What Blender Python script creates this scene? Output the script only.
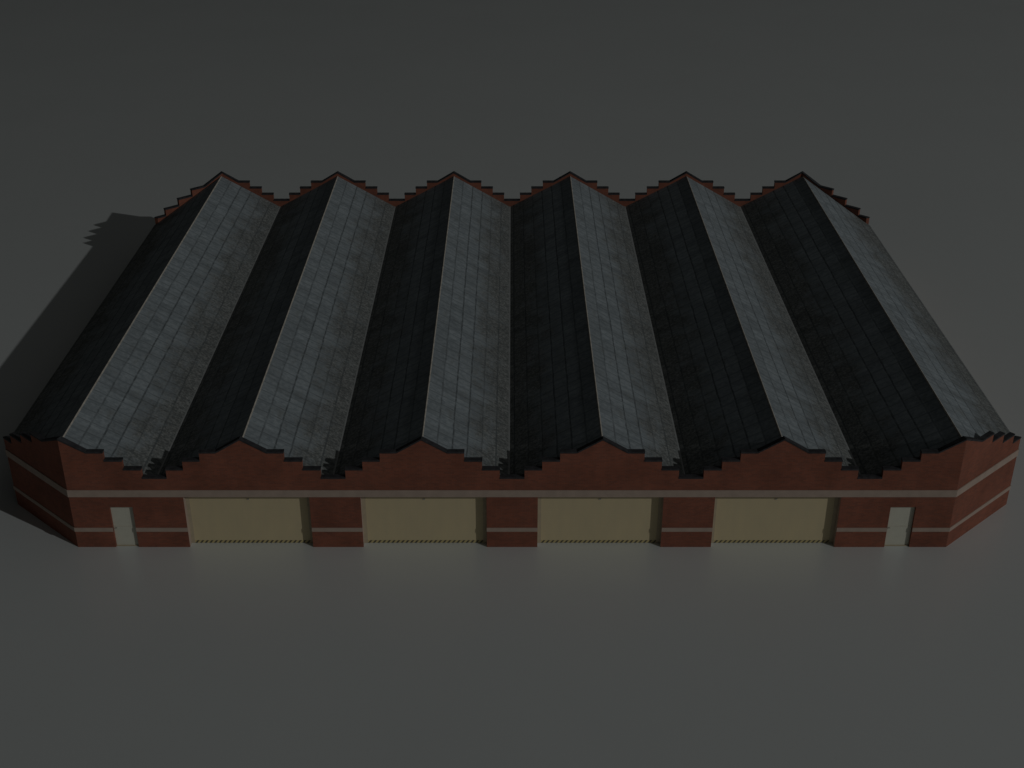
import bpy, bmesh, math
from mathutils import Vector, Matrix

for o in list(bpy.data.objects):
    bpy.data.objects.remove(o)
scn = bpy.context.scene
C = scn.collection

# ---------------------------------------------------------------- dimensions
BAY = 8.0            # ridge to ridge
LEN = 36.13           # front wall to back wall
CH = 3.564            # depth of the chamfered corners
HALF = 20.0          # half width of the front wall
SIDE = 24.0          # half width at the side walls
WT = 0.22            # wall thickness
CT = 0.08           # coping thickness
EAVE = 3.20
RIDGE = 5.50
VALLEY = 3.285
OPEN_Z = 2.755        # head of the loading doors
REC = 0.34           # recess of the loading doors

# ---------------------------------------------------------------- materials
def new_mat(name):
    m = bpy.data.materials.new(name); m.use_nodes = True
    nt = m.node_tree
    b = nt.nodes['Principled BSDF']
    return m, nt, b

def N(nt, kind, **kw):
    n = nt.nodes.new(kind)
    for k, v in kw.items():
        setattr(n, k, v)
    return n

def inp(n, **kw):
    for k, v in kw.items():
        n.inputs[k.replace('_', ' ')].default_value = v
    return n

def coords(nt, sx=1, sy=1, sz=1, rot=(0, 0, 0)):
    tc = N(nt, 'ShaderNodeTexCoord'); mp = N(nt, 'ShaderNodeMapping')
    mp.inputs['Scale'].default_value = (sx, sy, sz)
    mp.inputs['Rotation'].default_value = rot
    nt.links.new(tc.outputs['Object'], mp.inputs['Vector'])
    return mp.outputs['Vector']

def mix(nt, fac, a, b, blend='MIX'):
    n = N(nt, 'ShaderNodeMix', data_type='RGBA', blend_type=blend)
    for sock, v in ((n.inputs[0], fac), (n.inputs[6], a), (n.inputs[7], b)):
        if hasattr(v, 'is_linked') or isinstance(v, bpy.types.NodeSocket):
            nt.links.new(v, sock)
        else:
            sock.default_value = v if not isinstance(v, tuple) else (*v, 1)[:4]
    return n.outputs[2]

def noise(nt, vec, scale, detail=4, rough=.55):
    n = N(nt, 'ShaderNodeTexNoise'); n.inputs['Scale'].default_value = scale
    n.inputs['Detail'].default_value = detail; n.inputs['Roughness'].default_value = rough
    nt.links.new(vec, n.inputs['Vector'])
    return n.outputs['Fac']

def ramp(nt, fac, lo, hi, a=0.0, b=1.0):
    n = N(nt, 'ShaderNodeMapRange')
    n.inputs['From Min'].default_value = lo; n.inputs['From Max'].default_value = hi
    n.inputs['To Min'].default_value = a; n.inputs['To Max'].default_value = b
    nt.links.new(fac, n.inputs['Value'])
    return n.outputs['Result']

def math_(nt, op, a, b=0.0, c=None):
    n = N(nt, 'ShaderNodeMath', operation=op)
    for i, v in enumerate((a, b) if c is None else (a, b, c)):
        if isinstance(v, bpy.types.NodeSocket): nt.links.new(v, n.inputs[i])
        else: n.inputs[i].default_value = v
    return n.outputs[0]

def bump(nt, b, h, strength, dist):
    n = N(nt, 'ShaderNodeBump'); n.inputs['Strength'].default_value = strength
    n.inputs['Distance'].default_value = dist
    nt.links.new(h, n.inputs['Height']); nt.links.new(n.outputs['Normal'], b.inputs['Normal'])

def plain(name, col, rough=.7, var=.12, scale=3.0, spec=.3, metal=0.0):
    m, nt, b = new_mat(name)
    v = coords(nt)
    n1 = noise(nt, v, scale, 5)
    f = ramp(nt, n1, .3, .7, 1 - var, 1 + var)
    hsv = N(nt, 'ShaderNodeHueSaturation'); hsv.inputs['Color'].default_value = (*col, 1)
    nt.links.new(f, hsv.inputs['Value']); nt.links.new(hsv.outputs[0], b.inputs['Base Color'])
    b.inputs['Roughness'].default_value = rough
    b.inputs['Specular IOR Level'].default_value = spec
    b.inputs['Metallic'].default_value = metal
    bump(nt, b, noise(nt, v, scale * 9, 3), .15, .01)
    return m

def brick_mat():
    m, nt, b = new_mat('red_brick')
    tc = N(nt, 'ShaderNodeTexCoord'); sep = N(nt, 'ShaderNodeSeparateXYZ'); com = N(nt, 'ShaderNodeCombineXYZ')
    nt.links.new(tc.outputs['Object'], sep.inputs[0])
    nt.links.new(sep.outputs['X'], com.inputs['X']); nt.links.new(sep.outputs['Z'], com.inputs['Y'])
    br = N(nt, 'ShaderNodeTexBrick')
    nt.links.new(com.outputs[0], br.inputs['Vector'])
    inp(br, Scale=1.0, Mortar_Size=.006, Mortar_Smooth=.5, Brick_Width=.235, Row_Height=.078, Bias=-.1)
    br.inputs['Color1'].default_value = (0.275, 0.094, 0.057, 1)
    br.inputs['Color2'].default_value = (0.205, 0.079, 0.052, 1)
    br.inputs['Mortar'].default_value = (0.22, 0.125, 0.095, 1)
    v = tc.outputs['Object']
    f = ramp(nt, noise(nt, v, .55, 6, .6), .3, .7, .80, 1.20)
    hsv = N(nt, 'ShaderNodeHueSaturation')
    nt.links.new(br.outputs['Color'], hsv.inputs['Color']); nt.links.new(f, hsv.inputs['Value'])
    # grime band close to the ground and faint run-down streaks, as in weathered masonry
    st = noise(nt, coords(nt, 3.2, 3.2, .25), 1.0, 4)
    c = mix(nt, ramp(nt, st, .52, .75, 0, .28), hsv.outputs[0], (0.155, 0.072, 0.048))
    nt.links.new(c, b.inputs['Base Color'])
    b.inputs['Roughness'].default_value = .85
    b.inputs['Specular IOR Level'].default_value = .25
    bump(nt, b, br.outputs['Fac'], -.25, .006)
    return m

def roof_mat(mirror=False):
    """weathered fibre-cement sheets: lap seams along the ridge, staggered cross laps,
    lichen and dirt thickest in the valleys"""
    m, nt, b = new_mat('weathered_sheet')
    tc = N(nt, 'ShaderNodeTexCoord'); v = tc.outputs['Object']
    sep = N(nt, 'ShaderNodeSeparateXYZ'); nt.links.new(v, sep.inputs[0])
    ax = math_(nt, 'ABSOLUTE', sep.outputs['X'])          # 0 ridge .. 4 valley (object origin on the ridge)
    y = sep.outputs['Y']
    wob = math_(nt, 'MULTIPLY_ADD', noise(nt, coords(nt, 1, .6, 1), 1.6, 3), .10, -.05)
    axw = math_(nt, 'ADD', ax, wob)
    # seams that run along the building
    q = math_(nt, 'FRACT', math_(nt, 'MULTIPLY', axw, 1 / .65))
    d = math_(nt, 'ABSOLUTE', math_(nt, 'SUBTRACT', q, .5))
    seam = ramp(nt, d, .42, .47)
    # staggered cross laps
    col = math_(nt, 'FLOOR', math_(nt, 'MULTIPLY', axw, 1 / .65))
    yo = math_(nt, 'ADD', y, math_(nt, 'MULTIPLY', col, .83))
    yo = math_(nt, 'ADD', yo, math_(nt, 'MULTIPLY', wob, 1.5))
    q2 = math_(nt, 'FRACT', math_(nt, 'MULTIPLY', yo, 1 / .86))
    d2 = math_(nt, 'ABSOLUTE', math_(nt, 'SUBTRACT', q2, .5))
    lap = ramp(nt, d2, .42, .485)
    # fine slates inside each sheet
    q3 = math_(nt, 'FRACT', math_(nt, 'MULTIPLY', yo, 1 / .41))
    lap2 = math_(nt, 'MULTIPLY', ramp(nt, math_(nt, 'ABSOLUTE', math_(nt, 'SUBTRACT', q3, .5)), .38, .49), .18)
    n_big = noise(nt, coords(nt, 1, .7, 1), .9, 6, .6)
    n_mid = noise(nt, v, 4.5, 6, .65)
    n_fin = noise(nt, v, 7, 5, .75)
    base = mix(nt, ramp(nt, n_mid, .32, .68), (0.245, 0.292, 0.316), (0.400, 0.458, 0.485))
    # dirt / lichen
    dirt = math_(nt, 'ADD', ramp(nt, ax, 1.1, 3.7, -.30, .62), math_(nt, 'MULTIPLY', math_(nt, 'SUBTRACT', n_big, .5), 1.6))
    dirt = math_(nt, 'ADD', dirt, math_(nt, 'MULTIPLY', math_(nt, 'SUBTRACT', n_mid, .5), 1.1))
    dirt = ramp(nt, dirt, -.08, .42)
    dcol = mix(nt, ramp(nt, n_fin, .42, .68), (0.110, 0.120, 0.112), (0.400, 0.415, 0.400))
    c = mix(nt, math_(nt, 'MULTIPLY', dirt, .85), base, dcol)
    rust = ramp(nt, noise(nt, coords(nt, 1, .35, 1), 1.3, 5, .65), .58, .76, 0, .4)
    c = mix(nt, rust, c, (0.175, 0.168, 0.135))
    wn_ = N(nt, 'ShaderNodeTexWhiteNoise', noise_dimensions='1D')
    nt.links.new(math_(nt, 'FLOOR', math_(nt, 'ADD', math_(nt, 'MULTIPLY', axw, 1 / .65), .5)), wn_.inputs['W'])
    sid = ramp(nt, wn_.outputs['Value'], 0, 1, .6, 1.0)
    worn = ramp(nt, noise(nt, coords(nt, 1, 1, 1), 2.3, 5, .7), .36, .56, .3, .9)
    line = math_(nt, 'MAXIMUM', math_(nt, 'MULTIPLY', math_(nt, 'MULTIPLY', seam, sid), worn),
                 math_(nt, 'MAXIMUM', math_(nt, 'MULTIPLY', lap, ramp(nt, n_mid, .36, .58, .1, .6)), lap2))
    # every sheet weathered a little differently
    cell = N(nt, 'ShaderNodeCombineXYZ')
    nt.links.new(col, cell.inputs[0]); nt.links.new(math_(nt, 'FLOOR', math_(nt, 'ADD', math_(nt, 'MULTIPLY', yo, 1 / .86), .5)), cell.inputs[1])
    nt.links.new(math_(nt, 'SIGN', sep.outputs['X']), cell.inputs[2])
    cw = N(nt, 'ShaderNodeTexWhiteNoise', noise_dimensions='3D'); nt.links.new(cell.outputs[0], cw.inputs['Vector'])
    hs = N(nt, 'ShaderNodeHueSaturation'); nt.links.new(c, hs.inputs['Color'])
    nt.links.new(ramp(nt, cw.outputs['Value'], 0, 1, .86, 1.10), hs.inputs['Value'])
    c = mix(nt, line, hs.outputs[0], (0.095, 0.112, 0.118))
    nt.links.new(c, b.inputs['Base Color'])
    b.inputs['Roughness'].default_value = .9
    b.inputs['Metallic'].default_value = .25
    b.inputs['Specular IOR Level'].default_value = .2
    h = math_(nt, 'ADD', math_(nt, 'MULTIPLY', n_mid, .6), math_(nt, 'MULTIPLY', line, -1.0))
    bump(nt, b, math_(nt, 'ADD', h, math_(nt, 'MULTIPLY', n_fin, .3)), .12, .03)
    return m

def hazard_mat():
    m, nt, b = new_mat('hazard_stripes')
    tc = N(nt, 'ShaderNodeTexCoord'); sep = N(nt, 'ShaderNodeSeparateXYZ')
    nt.links.new(tc.outputs['Object'], sep.inputs[0])
    s = math_(nt, 'SUBTRACT', sep.outputs['X'], math_(nt, 'MULTIPLY', sep.outputs['Z'], .8))
    q = math_(nt, 'FRACT', math_(nt, 'MULTIPLY', s, 1 / .215))
    f = math_(nt, 'GREATER_THAN', q, .55)
    c = mix(nt, f, (0.560, 0.470, 0.220), (0.090, 0.080, 0.055))
    nt.links.new(c, b.inputs['Base Color']); b.inputs['Roughness'].default_value = .6
    return m

def door_mat():
    m, nt, b = new_mat('cream_door_paint')
    tc = N(nt, 'ShaderNodeTexCoord'); sep = N(nt, 'ShaderNodeSeparateXYZ')
    nt.links.new(tc.outputs['Object'], sep.inputs[0])
    q = math_(nt, 'FRACT', math_(nt, 'MULTIPLY', sep.outputs['Z'], 1 / .09))
    rib = ramp(nt, math_(nt, 'ABSOLUTE', math_(nt, 'SUBTRACT', q, .5)), .36, .5)
    f = ramp(nt, noise(nt, coords(nt, 1.5, 1, .5), 1.2, 5), .3, .7, 0, 1)
    c = mix(nt, f, (0.620, 0.538, 0.345), (0.670, 0.575, 0.358))
    c = mix(nt, math_(nt, 'MULTIPLY', rib, .25), c, (0.460, 0.391, 0.253))
    nt.links.new(c, b.inputs['Base Color']); b.inputs['Roughness'].default_value = .6
    b.inputs['Specular IOR Level'].default_value = .3
    bump(nt, b, rib, -.4, .01)
    return m

def ground_mat():
    m, nt, b = new_mat('smooth_grey_ground')
    v = coords(nt)
    f = ramp(nt, noise(nt, v, .08, 6, .6), .3, .7, .985, 1.015)
    hsv = N(nt, 'ShaderNodeHueSaturation'); hsv.inputs['Color'].default_value = (0.672, 0.724, 0.720, 1)
    nt.links.new(f, hsv.inputs['Value']); nt.links.new(hsv.outputs[0], b.inputs['Base Color'])
    b.inputs['Roughness'].default_value = .3; b.inputs['IOR'].default_value = 1.9
    b.inputs['Specular IOR Level'].default_value = .5
    return m

M = dict(brick=brick_mat(), roof=roof_mat(), hazard=hazard_mat(), door=door_mat(), ground=ground_mat(),
         coping=plain('dark_slate', (0.040, 0.042, 0.046), .8, .45, 4.0),
         band=plain('pale_stone_band', (0.435, 0.348, 0.288), .8, .08, 2.0),
         frame=plain('grey_render', (0.500, 0.435, 0.310), .8, .08),
         pdoor=plain('pale_grey_paint', (0.640, 0.645, 0.545), .5, .04),
         rail=plain('grey_trim', (0.598, 0.575, 0.483), .6, .05),
         metal=plain('dull_steel', (0.460, 0.460, 0.437), .45, .05, metal=.6),
         cap=plain('clay_ridge_cap', (0.50, 0.475, 0.42), .8, .3, 2.5),
         lead=plain('lead_gutter', (0.368, 0.391, 0.391), .6, .15))

# ---------------------------------------------------------------- helpers
def mesh_obj(name, bm, mat, parent=None, mw=None):
    bmesh.ops.recalc_face_normals(bm, faces=bm.faces)
    me = bpy.data.meshes.new(name); bm.to_mesh(me); bm.free()
    me.materials.append(mat)
    o = bpy.data.objects.new(name, me); C.objects.link(o)
    if parent is not None: o.parent = parent
    if mw is not None: o.matrix_local = mw
    return o

def add_prism(bm, poly, y0, y1, xa=None, ta=0, xb=None, tb=0):
    """extrude a polygon of (x, z) from depth y0 to y1; ends at xa / xb are mitred by the tangents ta / tb"""
    def fx(x, y):
        if xa is not None and abs(x - xa) < 1e-6: return x + y * ta
        if xb is not None and abs(x - xb) < 1e-6: return x - y * tb
        return x
    f = [bm.verts.new((fx(x, y0), y0, z)) for x, z in poly]
    k = [bm.verts.new((fx(x, y1), y1, z)) for x, z in poly]
    n = len(poly)
    faces = [bm.faces.new(f), bm.faces.new(k[::-1])]
    for i in range(n):
        bm.faces.new((f[i], k[i], k[(i + 1) % n], f[(i + 1) % n]))
    bmesh.ops.triangulate(bm, faces=faces)

def add_box(bm, x0, x1, y0, y1, z0, z1, **kw):
    add_prism(bm, [(x0, z0), (x1, z0), (x1, z1), (x0, z1)], y0, y1, **kw)

# the stepped and gabled parapet of one half bay: distance from the ridge, coping top height
STEPS = [(1.13, 1.87, 5.125), (1.87, 2.66, 4.70), (2.66, 3.445, 4.245), (3.445, 4.0, 3.80)]
PEAK = 5.80

def coping_segments(ridges, x0, x1, sx=1.0):
    """list of (xl, zl, xr, zr) along the wall, left to right, x scaled by sx"""
    seg = []
    for r in ridges:
        for side in (-1, 1):
            half = [(0, PEAK, STEPS[0][0], STEPS[0][2])] + [(a, z, b, z) for a, b, z in STEPS]
            for a, za, b, zb in half:
                if side > 0: seg.append((r + a, za, r + b, zb))
                else: seg.append((r - b, zb, r - a, za))
    seg = [s for s in seg if s[0] >= x0 - 1e-6 and s[2] <= x1 + 1e-6]
    seg.sort()
    out = []
    for s in seg:                                  # merge the two halves of a notch
        if out and abs(out[-1][2] - s[0]) < 1e-6 and out[-1][1] == out[-1][3] == s[1] == s[3]:
            out[-1] = (out[-1][0], out[-1][1], s[2], s[3])
        else: out.append(s)
    return [(a * sx, za, b * sx, zb) for a, za, b, zb in out]

def gabled_wall(root, mw, segs, xa, xb, ta, tb, openings=()):
    """brick wall with its copings and two string courses; the outer face is local y = 0"""
    bm = bmesh.new()
    cuts = sorted({round(v, 6) for s in segs for v in (s[0], s[2])} | {round(v, 6) for o in openings for v in o[:2]}
                  | {round(xa, 6), round(xb, 6)})
    P = lambda x, y, z: bm.verts.new((x + y * ta if abs(x - xa) < 1e-5 else x - y * tb if abs(x - xb) < 1e-5 else x, y, z))
    tops, bots = [], []
    for x0, x1 in zip(cuts, cuts[1:]):
        xm = (x0 + x1) / 2
        a, za, b, zb = next(s for s in segs if s[0] <= xm <= s[2])
        zt = lambda x: za + (zb - za) * (x - a) / (b - a) - CT
        h = next((o[2] for o in openings if o[0] <= xm <= o[1]), 0.0)
        tops.append((zt(x0), zt(x1))); bots.append(h)
        for y in (0, WT):
            bm.faces.new([P(x0, y, h), P(x1, y, h), P(x1, y, zt(x1)), P(x0, y, zt(x0))])
        bm.faces.new([P(x0, 0, zt(x0)), P(x1, 0, zt(x1)), P(x1, WT, zt(x1)), P(x0, WT, zt(x0))])
        bm.faces.new([P(x0, 0, h), P(x1, 0, h), P(x1, WT, h), P(x0, WT, h)])
    for i, x in enumerate(cuts):
        for l, r in ((tops[i - 1][1] if i else 0, tops[i][0] if i < len(tops) else 0),
                     (bots[i - 1] if i else 0, bots[i] if i < len(bots) else 0)):
            if i in (0, len(cuts) - 1) and (l, r) == (0, 0): continue
            if abs(l - r) > 1e-5:
                bm.faces.new([P(x, 0, l), P(x, WT, l), P(x, WT, r), P(x, 0, r)])
    bmesh.ops.remove_doubles(bm, verts=bm.verts, dist=1e-5)
    w = mesh_obj('wall', bm, M['brick'], root, mw)
    bm = bmesh.new()
    e = 0.0015
    for a, za, b, zb in segs:
        a2 = a if abs(a - xa) < 1e-6 else a + e
        b2 = b if abs(b - xb) < 1e-6 else b - e
        # a flat slab oversails the riser below it a little
        if za == zb:
            for s in segs:
                if abs(s[0] - b) < 1e-6 and s[1] < zb - .1: b2 = b + .015
                if abs(s[2] - a) < 1e-6 and s[3] < za - .1: a2 = a - .015
        add_prism(bm, [(a2, za - CT), (b2, zb - CT), (b2, zb), (a2, za)], -.02, WT + .02, xa, ta, xb, tb)
    mesh_obj('coping', bm, M['coping'], w)
    string_courses(w, xa, xb, ta, tb, openings)
    return w

def string_courses(w, xa, xb, ta, tb, openings=()):
    bm = bmesh.new()
    add_box(bm, xa, xb, -.035, .05, OPEN_Z + .002, 3.115, xa=xa, ta=ta, xb=xb, tb=tb)
    mesh_obj('string_course', bm, M['band'], w)
    cuts = [xa] + [v for l, r, h in openings for v in (l, r)] + [xb]
    for i in range(0, len(cuts), 2):
        bm = bmesh.new()
        add_box(bm, cuts[i], cuts[i + 1], -.03, .05, .87, 1.075, xa=xa, ta=ta, xb=xb, tb=tb)
        mesh_obj('string_course', bm, M['band'], w)

def wall_matrix(p, q):
    """local x runs from p to q, local y points into the building"""
    d = Vector((q[0] - p[0], q[1] - p[1], 0)).normalized()
    n = Vector((-d.y, d.x, 0))
    m = Matrix.Identity(4)
    m.col[0] = (*d, 0); m.col[1] = (*n, 0); m.col[2] = (0, 0, 1, 0); m.col[3] = (p[0], p[1], 0, 1)
    return m

# ---------------------------------------------------------------- ground
bm = bmesh.new()
S = 900
bm.faces.new([bm.verts.new(p) for p in ((-S, -S, 0), (S, -S, 0), (S, S, 0), (-S, S, 0))])
g = mesh_obj('ground', bm, M['ground'])
g['kind'] = 'structure'; g['label'] = 'smooth plain grey ground around the warehouse'; g['category'] = 'ground'

# ---------------------------------------------------------------- the warehouse
root = bpy.data.objects.new('warehouse', None); C.objects.link(root)
root['label'] = 'long red brick warehouse with stepped gables, six parallel pitched roofs and four cream loading doors'
root['category'] = 'warehouse'

t_fc = math.tan(math.atan2(CH, 4.0) / 2)                 # front / corner wall mitre
t_cs = math.tan((math.pi / 2 - math.atan2(CH, 4.0)) / 2)   # corner / side wall mitre
ridges = [-20, -12, -4, 4, 12, 20]
DOORS = [(c - 2.84, c + 2.84) for c in (-12, -4, 4, 12)]
PD = [(-18.25, -17.20), (17.15, 18.30)]
openings = sorted([(PD[0][0], PD[0][1], 2.20), (PD[1][0], PD[1][1], 2.20)] + [(a, b, OPEN_Z) for a, b in DOORS])

front = gabled_wall(root, Matrix.Translation((0, 0, 0)), coping_segments(ridges, -20, 20), -20, 20, t_fc, t_fc, openings)
front['label'] = 'front brick wall with four loading bays'
back = gabled_wall(root, wall_matrix((0, LEN), (-1, LEN)), coping_segments(ridges, -20, 20), -20, 20, t_fc, t_fc)
CL = math.hypot(4, CH); sx = CL / 4.0
half = coping_segments([0], 0, 4, sx)                    # ridge at local 0, low end at CL
halfr = [(CL - b, zb, CL - a, za) for a, za, b, zb in reversed(half)]
gabled_wall(root, wall_matrix((20, 0), (24, CH)), half, 0, CL, t_fc, t_cs)
gabled_wall(root, wall_matrix((24, LEN - CH), (20, LEN)), halfr, 0, CL, t_cs, t_fc)
gabled_wall(root, wall_matrix((-20, LEN), (-24, LEN - CH)), half, 0, CL, t_fc, t_cs)
gabled_wall(root, wall_matrix((-24, CH), (-20, 0)), halfr, 0, CL, t_cs, t_fc)
SL = LEN - 2 * CH
for p, q in (((24, CH), (24, LEN - CH)), ((-24, LEN - CH), (-24, CH))):
    bm = bmesh.new(); add_box(bm, 0, SL, 0, WT, 0, EAVE, xa=0, ta=t_cs, xb=SL, tb=t_cs)
    w = mesh_obj('wall', bm, M['brick'], root, wall_matrix(p, q))
    w['label'] = 'plain brick side wall under the eave'
    string_courses(w, 0, SL, t_cs, t_cs)

# roofs: one pitched roof per bay, its origin on the ridge
def yfront(x):
    a = abs(x)
    return .12 if a <= 20 else (a - 20) * CH / 4 + .16
TH = .07
OFF = .14
for r in ridges:
    bm = bmesh.new()
    xs = []
    for side in (-1, 1):
        outer = abs(r + side * 4.0) > 23.9
        run = 4.0 if outer else (4.0 - OFF if side > 0 else 4.0 + OFF)   # the valleys lie a little off centre
        end = run + .05 if outer else run
        top, bot = [], []
        nseg = 8
        for i in range(nseg + 1):
            s = end * i / nseg
            if i == nseg and not outer: s -= .01
            x = side * s
            X = r + x
            z = RIDGE + (VALLEY - RIDGE) * s / run
            y0 = yfront(min(abs(X), 24.0)) if abs(X) > 20 else .12
            y1 = LEN - y0
            top.append((bm.verts.new((x, y0, z)), bm.verts.new((x, y1, z))))
            bot.append((bm.verts.new((x, y0, z - TH)), bm.verts.new((x, y1, z - TH))))
        for i in range(nseg):
            bm.faces.new((top[i][0], top[i + 1][0], top[i + 1][1], top[i][1]))
            bm.faces.new((bot[i][0], bot[i][1], bot[i + 1][1], bot[i + 1][0]))
            for j in (0, 1):
                bm.faces.new((top[i][j], bot[i][j], bot[i + 1][j], top[i + 1][j]))
        bm.faces.new((top[-1][0], bot[-1][0], bot[-1][1], top[-1][1]))
    bmesh.ops.remove_doubles(bm, verts=bm.verts, dist=1e-5)
    ro = mesh_obj('roof', bm, M['roof'], root, Matrix.Translation((r, 0, 0)))
    # ridge cap: a folded strip
    bm = bmesh.new()
    sl = (VALLEY - RIDGE) / 4
    w_ = .045
    add_prism(bm, [(-w_, sl * w_ - .02), (0, .0), (w_, sl * w_ - .02), (w_, sl * w_ + .018), (0, .035), (-w_, sl * w_ + .018)],
              WT - .02, LEN - WT + .02)
    mesh_obj('ridge_cap', bm, M['cap'], ro, Matrix.Translation((0, 0, RIDGE)))
    if r < 20:
        bm = bmesh.new()
        v0 = 4.0 - OFF
        add_prism(bm, [(v0 - .035, VALLEY - .03), (v0 + .035, VALLEY - .03), (v0 + .035, VALLEY + .022), (v0 - .035, VALLEY + .022)],
                  WT - .02, LEN - WT + .02)
        mesh_obj('valley_gutter', bm, M['lead'], ro)

# loading doors
def loading_door(c):
    bm = bmesh.new()
    add_box(bm, -2.67, 2.67, 0, .06, .145, OPEN_Z + .04)
    d = mesh_obj('loading_door', bm, M['door'], root, Matrix.Translation((c, REC, 0)))
    bm = bmesh.new(); add_box(bm, -2.67, 2.67, -.008, .06, 0.005, .143)
    mesh_obj('hazard_strip', bm, M['hazard'], d)
    for s in (-1, 1):
        bm = bmesh.new()
        a, b = sorted((s * 2.672, s * 2.86))
        add_box(bm, a, b, -.02, .08, 0.004, OPEN_Z + .05)
        mesh_obj('door_frame', bm, M['frame'], d)
        # plastered reveal of the pier beside the door
        bm = bmesh.new()
        a, b = sorted((s * 2.836, s * 2.87))
        add_box(bm, a, b, -REC + .012, -.022, 0.003, OPEN_Z + .03)
        mesh_obj('jamb', bm, M['band'], d)
    bm = bmesh.new(); add_box(bm, -2.84, 2.84, -.07, .1, OPEN_Z - .004, OPEN_Z + .12)
    mesh_obj('lintel', bm, M['frame'], d)
    bm = bmesh.new(); add_box(bm, -.05, .05, -.03, .0, 2.40, 2.44); 
    mesh_obj('handle', bm, M['metal'], d)
    return d
for a, b in DOORS: loading_door((a + b) / 2)

# personnel doors
for (l, r) in PD:
    w = r - l
    bm = bmesh.new(); add_box(bm, -w / 2 + .004, w / 2 - .004, 0, .05, .004, 2.23)
    d = mesh_obj('door', bm, M['pdoor'], root, Matrix.Translation(((l + r) / 2, .13, 0)))
    bm = bmesh.new(); add_box(bm, -w / 2 + .004, w / 2 - .004, -.012, .001, 1.06, 1.09)
    mesh_obj('rail', bm, M['rail'], d)
    bm = bmesh.new(); add_box(bm, -w / 2 + .004, w / 2 - .004, -.06, .001, .003, .03)
    mesh_obj('threshold', bm, M['frame'], d)
    bm = bmesh.new(); add_box(bm, -w / 2 + .08, -w / 2 + .16, -.05, .001, .98, 1.01)
    mesh_obj('handle', bm, M['metal'], d)

# ---------------------------------------------------------------- light
SUN = Vector((1.80, -1.335, 1.0)).normalized()
wd = bpy.data.worlds.new('World'); scn.world = wd; wd.use_nodes = True
bg = wd.node_tree.nodes['Background']
# a dark dome shaped as fill: brighter eastward, with low light added from south
wn = wd.node_tree
wtc = N(wn, 'ShaderNodeTexCoord'); wsep = N(wn, 'ShaderNodeSeparateXYZ')
wn.links.new(wtc.outputs['Generated'], wsep.inputs[0])
wz = math_(wn, 'MAXIMUM', wsep.outputs['Z'], 0.0)
east = math_(wn, 'MAXIMUM', math_(wn, 'MULTIPLY_ADD', wsep.outputs['X'], 2.2, .45), 0.0)
south = math_(wn, 'MULTIPLY', math_(wn, 'POWER', math_(wn, 'MAXIMUM', math_(wn, 'MULTIPLY', wsep.outputs['Y'], -1.0), 0.0), 2.0), .75)
wval = math_(wn, 'ADD', math_(wn, 'MULTIPLY', math_(wn, 'POWER', wz, 1.3), east), south)
wcol = N(wn, 'ShaderNodeCombineXYZ')
for k, t in enumerate((1.01, 1.0, .97)):
    wn.links.new(math_(wn, 'MULTIPLY', wval, t), wcol.inputs[k])
wn.links.new(wcol.outputs[0], bg.inputs['Color'])
bg.inputs['Strength'].default_value = .2
ld = bpy.data.lights.new('key_lamp', 'POINT'); ld.color = (1, .985, .965)
DIST = 330.0
lo = bpy.data.objects.new('key_lamp', ld); C.objects.link(lo)
lo.location = Vector((-20, LEN, 5.8)) + Vector((1.80, -1.281, 1.0)) * DIST
ld.shadow_soft_size = lo.location.length * math.tan(math.radians(.25))
ld.energy = 2.0 * 4 * math.pi * lo.location.length_squared

# ---------------------------------------------------------------- camera
cd = bpy.data.cameras.new('camera'); cam = bpy.data.objects.new('camera', cd); C.objects.link(cam)
cd.sensor_width = 36; cd.lens = 45; cd.clip_end = 3000
cam.location = (-0.005, -48.467, 34.490)
cam.rotation_euler = (math.pi / 2 - .4918, 0, 0)
scn.camera = cam

scn.render.engine = 'CYCLES'
scn.view_settings.view_transform = 'Standard'; scn.view_settings.look = 'None'
scn.view_settings.gamma = 1
scn.view_settings.exposure = -2.15
